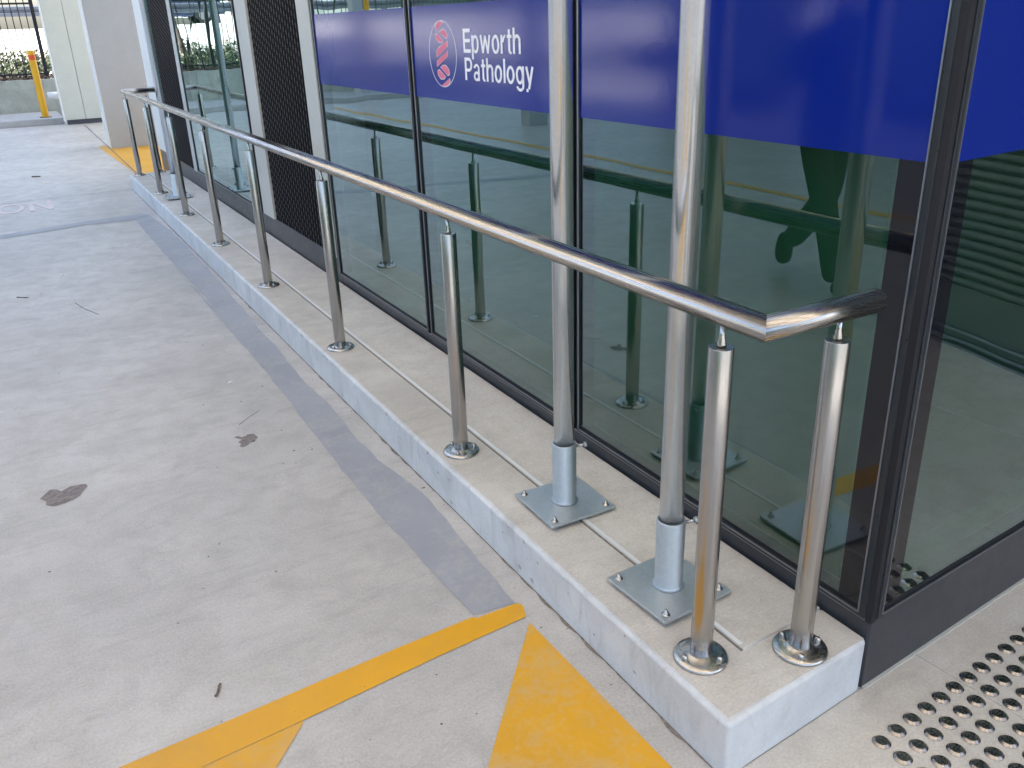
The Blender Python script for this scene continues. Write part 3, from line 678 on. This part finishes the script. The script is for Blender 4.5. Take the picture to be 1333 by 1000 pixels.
# garden bed, bank, street
sheet('concrete_apron', [(-14, 20.34), (-5.2, 20.34), (-5.2, 24.2), (-14, 24.2)], .70, M['apron'])
sheet('garden_bed', [(-5.196, 20.34), (3, 20.34), (3, 24.2), (-5.196, 24.2)], .70, M['soil'])
bm = bmesh.new(); rows = [(-60, 24.2, .70), (-60, 25.2, 1.25), (-60, 33.0, 1.80), (-60, 60, 1.9)]
vs = [[bm.verts.new((x, y, z)) for x in (-60, 60)] for _, y, z in rows]
for a, b in zip(vs, vs[1:]): bm.faces.new((a[0], a[1], b[1], b[0]))
me = bpy.data.meshes.new('street'); bm.to_mesh(me); bm.free(); me.materials.append(M['street']); o = bpy.data.objects.new('street', me); col.objects.link(o); o['kind'] = 'structure'
sheet('grass_verge', [(-60, 60.2), (60, 60.2), (60, 90), (-60, 90)], 1.95, M['grass'])
gr = empty('guardrail', (0, 33.4, 1.78), label='long grey steel guardrail along the sunny street beyond the fence', cat='guardrail')
prof = [(0,.28),(.05,.32),(.05,.38),(.0,.42),(.0,.46),(.05,.50),(.05,.56),(.0,.60),(.012,.60),(.062,.565),(.062,.495),(.012,.455),(.012,.425),(.062,.385),(.062,.315),(.012,.28)]
m = MB(); m.prism([(-a, b + .12) for a, b in prof], -30, 30, 'yz'); m.build('beam', M['guard'], gr)
for i in range(18): MB().box(-28 + i * 3.2, -27.86 + i * 3.2, .02, .12, 0, .78).build('guard_post', M['guard'], gr)

def leaf_cloud(name, n, fn_, size, m, parent=None):
    vs, fs = [], []
    for i in range(n):
        c = Vector(fn_()); a = rnd.uniform(.5, 1.2) * size; u = Vector((rnd.gauss(0,1), rnd.gauss(0,1), rnd.gauss(0,1))).normalized(); v = u.orthogonal().normalized(); w = u.cross(v)
        k = len(vs); vs += [c - v * a, c + w * a * .45, c + v * a, c - w * a * .45]; fs.append((k, k+1, k+2, k+3))
    me = bpy.data.meshes.new(name); me.from_pydata(vs, [], fs); me.materials.append(m); o = bpy.data.objects.new(name, me); col.objects.link(o)
    if parent: o.parent = parent
    return o
def bed():
    x = rnd.uniform(-5.1, .6); y = rnd.uniform(20.7, 25.0); k = .5 + .5 * math.sin(x * 3.1) * math.cos(y * 2.3 + x)
    return (x, y, .72 + (y - 20.7) * .06 + rnd.random() ** 1.5 * (.08 + .42 * k))
tag(leaf_cloud('ground_cover', 8000, bed, .04, M['leaf']), 'low green ground cover plants in the bed behind the fence', 'plants', kind='stuff')
tag(leaf_cloud('pale_ground_cover', 4500, bed, .05, M['leaf2']), 'paler olive plants mixed in the bed behind the fence', 'plants', kind='stuff')
def lit(): return (rnd.uniform(-5.1, .0), 20.36 + rnd.random() ** 2 * 1.0 - .2, .745 + rnd.random() * .03)
tag(leaf_cloud('leaf_litter', 2600, lit, .035, M['litter']), 'dry brown leaf litter on top of the retaining wall', 'leaf litter', kind='stuff')
for k, (ya, yb) in enumerate(((-13, -5.6), (-5.4, 2.0), (2.2, 8.2), (9.4, 12.4))):  # unseen leafy screen added to darken what the blue film mirrors
    def hf(ya=ya, yb=yb):
        t = rnd.random() ** .5; return (-9.2 + rnd.uniform(-.42, .42), rnd.uniform(ya, yb), .05 + 2.5 * rnd.random())
    h = empty('hedge', (0, 0, 0), label=['clipped dark hedge section furthest behind the photographer', 'clipped dark hedge section level with the kerb end', 'clipped dark hedge section just before the gap on the open side', 'short clipped dark hedge section beyond the gap'][k], cat='hedge')
    leaf_cloud('foliage', int(2600 * (yb - ya)), hf, .055, M['leaf'], h)
    MB().box(-9.45, -8.95, ya + .1, yb - .1, .0, 2.3).build('branches', M['hedge_core'], h)
def tree(x, y, z, h, r, label, n=5000, lean=.2):
    t = empty('tree', (x, y, z), label=label, cat='tree')
    m = MB(); p = Vector((0,0,0)); rr = r; pts = [p]
    for i in range(7):
        q = p + Vector((rnd.uniform(-.12,.12) + lean*.1, rnd.uniform(-.1,.1), h * .6 / 7)); m.tube(p, q, rr, rr * .9, 10, False); p = q; rr *= .9; pts.append(p)
    ends = []
    for i in range(11):
        b = pts[3 + i % 5]; a = rnd.uniform(0, 6.28); e = b + Vector((math.cos(a) * h * .22, math.sin(a) * h * .22, rnd.uniform(.12,.36) * h)); m.tube(b, e, r * .4, r * .12, 6, False); ends.append(e)
    m.build('trunk', M['bark'], t, fix=False)
    def f():
        e = rnd.choice(ends); return e + Vector((rnd.gauss(0,1), rnd.gauss(0,1), rnd.gauss(0,.7))) * h * .085
    leaf_cloud('crown', n, f, .09, M['leaf'], t)
tree(-2.35, 22.6, .7, 6.0, .10, 'slim tree in the garden bed, mirrored left of the pole in the far window')
tree(-4.4, 23.4, .7, 6.5, .12, 'second slim tree in the garden bed, further left behind the fence')
tree(-1.9, 42, 1.8, 8, .20, 'tree across the street behind the guardrail at the top left corner', 7000)
tree(-9, 45, 1.8, 9, .22, 'broad tree across the street far to the left', 7000)
tree(-17, 40, 1.8, 8, .2, 'tree across the street at the far left end of the guardrail', 6000)
wb = empty('white_building', (-36, 64, 1.9), label='white two storey building across the street far to the left', cat='building')  # invented bright facade that puts white glare into the blue film
MB().box(-22, 22, 0, 12, 0, 7.5).build('wall', M['white'], wb)
MB().box(-22.4, 22.4, -.4, 12.4, 7.505, 7.9).build('roof', M['beam'], wb)
for i in range(9):
    for z in (1.1, 4.5):
        f = MB().box(-20 + i * 4.6, -18.2 + i * 4.6, -.06, -.004, z, z + 1.6).build('window', M['bead'], wb)
        MB().box(-19.9 + i * 4.6, -18.3 + i * 4.6, -.075, -.062, z + .1, z + 1.5).build('pane', M['car_glass'], f)
# cars across the street
def car(x, y, z, rz, label, paint):
    t = empty('parked_car', (x, y, z), rz, label=label, cat='car')
    body = [(-2.15,.35),(-2.2,.62),(-2.1,.84),(-1.5,.93),(1.25,.96),(2.0,.86),(2.2,.62),(2.15,.32),(1.75,.28),(1.65,.55),(1.35,.66),(1.05,.55),(.95,.26),(-.95,.26),(-1.05,.55),(-1.35,.66),(-1.65,.55),(-1.75,.28)]
    MB().prism(body, -.85, .85, 'xz').build('body', paint, t, bevel=.05)
    MB().prism([(-1.45,.935),(-.75,1.40),(.55,1.42),(1.2,.96)], -.68, .68, 'xz').build('cabin', paint, t, bevel=.06)
    for s in (-1, 1):
        for a, b in ((-1.15, -.15), (-.05, .95)):
            o = MB().prism([(a + .02 if a > -1 else a, .99), (max(a, -.72), 1.35), (min(b, .48), 1.36), (b, .99)], s * .683, s * .70, 'xz').build('window', M['car_glass'], t)
        for xx in (-1.35, 1.35):
            wv = MB().tube((xx, s * .70, .31), (xx, s * .88, .31), .31, n=24).build('wheel', M['rubber'], t)
            MB().tube((xx, s * .88, .31), (xx, s * .89, .31), .19, n=16).build('rim', M['rim'], wv)
car(-4.2, 36.5, 1.83, R(180), 'dark blue car parked beyond the guardrail, mirrored at the top of the far window', M['car_paint'])

# ------------------------------------------------------------ the walker mirrored in the corner window
def person():
    t = empty('person', (-2.06, 2.50, 0), R(0), label='person in dark clothes walking across the car park, mirrored in the window by the corner', cat='person')
    def skin(name, verts, edges, m, parent, lv=2):
        me = bpy.data.meshes.new(name); me.from_pydata([v[:3] for v in verts], [], edges); o = bpy.data.objects.new(name, me); col.objects.link(o); o.parent = parent
        me.materials.append(m); md = o.modifiers.new('skin', 'SKIN'); sv_ = me.skin_vertices[0].data
        for i, v in enumerate(verts): sv_[i].radius = (v[3], v[4] if len(v) > 4 else v[3])
        sv_[0].use_root = True; md.use_smooth_shade = True
        s = o.modifiers.new('sub', 'SUBSURF'); s.levels = s.render_levels = lv; return o
    # walks towards -y; rear foot at y=+.27, front foot at y=-.30
    V = [(0,0,.98,.15,.11), (0,-.01,1.15,.14,.10), (0,-.02,1.35,.15,.10), (0,-.02,1.46,.10,.07), (0,-.03,1.56,.055,.055),
         (.10,0,.92,.10,.10), (.10,-.13,.53,.082), (.10,-.27,.08,.07),
         (-.10,.0,.92,.10,.10), (-.10,.02,.52,.088), (-.10,.30,.17,.068),
         (.18,-.02,1.40,.050), (.24,.06,1.17,.045), (.14,-.18,1.20,.034), (-.18,-.02,1.40,.050), (-.24,-.03,1.17,.045), (-.13,-.24,1.20,.034)]
    E = [(0,1),(1,2),(2,3),(3,4),(0,5),(5,6),(6,7),(0,8),(8,9),(9,10),(3,11),(11,12),(12,13),(3,14),(14,15),(15,16)]
    body = skin('body', V, E, M['cloth_d'], t)
    head = skin('head', [(0,-.03,1.53,.05), (0,-.04,1.60,.07,.08), (0,-.045,1.68,.078,.095), (0,-.035,1.75,.062,.075)], [(0,1),(1,2),(2,3)], M['skin'], t)
    MB().lathe([(.0,.0),(.012,.004),(.0,.035)], 8, (0, -.14, 1.66)).build('nose', M['skin'], head)
    for s in (-1, 1):
        MB().lathe([(.0,-.008),(.008,0),(.0,.008)], 8, (s * .03, -.112, 1.69)).build('eye', M['hair'], head)
        MB().lathe([(.0,-.03),(.012,0),(.0,.03)], 8, (s * .082, -.03, 1.67)).build('ear', M['skin'], head)
    skin('hair', [(0,.0,1.66,.075,.07), (0,-.01,1.74,.082,.09), (0,-.02,1.79,.06,.07)], [(0,1),(1,2)], M['hair'], t)
    skin('shirt', [(0,0,1.0,.165,.125), (0,-.01,1.15,.155,.115), (0,-.02,1.34,.165,.115), (0,-.02,1.45,.10,.08), (.18,-.02,1.40,.058), (.225,.05,1.20,.050), (-.18,-.02,1.40,.058), (-.225,-.03,1.20,.050)],
         [(0,1),(1,2),(2,3),(3,4),(4,5),(3,6),(6,7)], M['cloth_s'], t)
    for c, q in (((.14,-.18,1.20), (-.3, -.9, .2)), ((-.13,-.24,1.20), (.3, -.9, .2))):
        c = Vector(c); q = Vector(q).normalized(); vs = [(*c, .026, .018), (*(c + q * .05), .038, .018), (*(c + q * .09), .040, .016)]; es = [(0,1),(1,2)]
        for k, (off, ln) in enumerate(((-.03,.06), (-.01,.075), (.01,.07), (.03,.055))):
            b = c + q * .09 + Vector((0, off, 0)); i = len(vs); vs += [(*b, .010), (*(b + q * ln * .5), .009), (*(b + q * ln + Vector((0,0,0)) + Vector((math.copysign(.015, -c.x), 0, 0))), .007)]; es += [(2, i), (i, i+1), (i+1, i+2)]
        i = len(vs); b = c + q * .04 + Vector((0, -.04, 0)); vs += [(*b, .011), (*(b + q * .05 + Vector((0, -.02, 0))), .009)]; es += [(1, i), (i, i+1)]
        skin('hand', vs, es, M['skin'], t, 1)
    # shoes: front flat on its heel, rear on its toe
    skin('shoe', [(.10,-.25,.07,.045,.05), (.10,-.33,.055,.045,.045), (.10,-.42,.075,.045,.03)], [(0,1),(1,2)], M['shoe'], t)
    skin('shoe', [(-.10,.300,.25,.055,.052), (-.10,.330,.13,.060,.055), (-.10,.315,.035,.058,.042)], [(0,1),(1,2)], M['shoe'], t)
    return t
person()
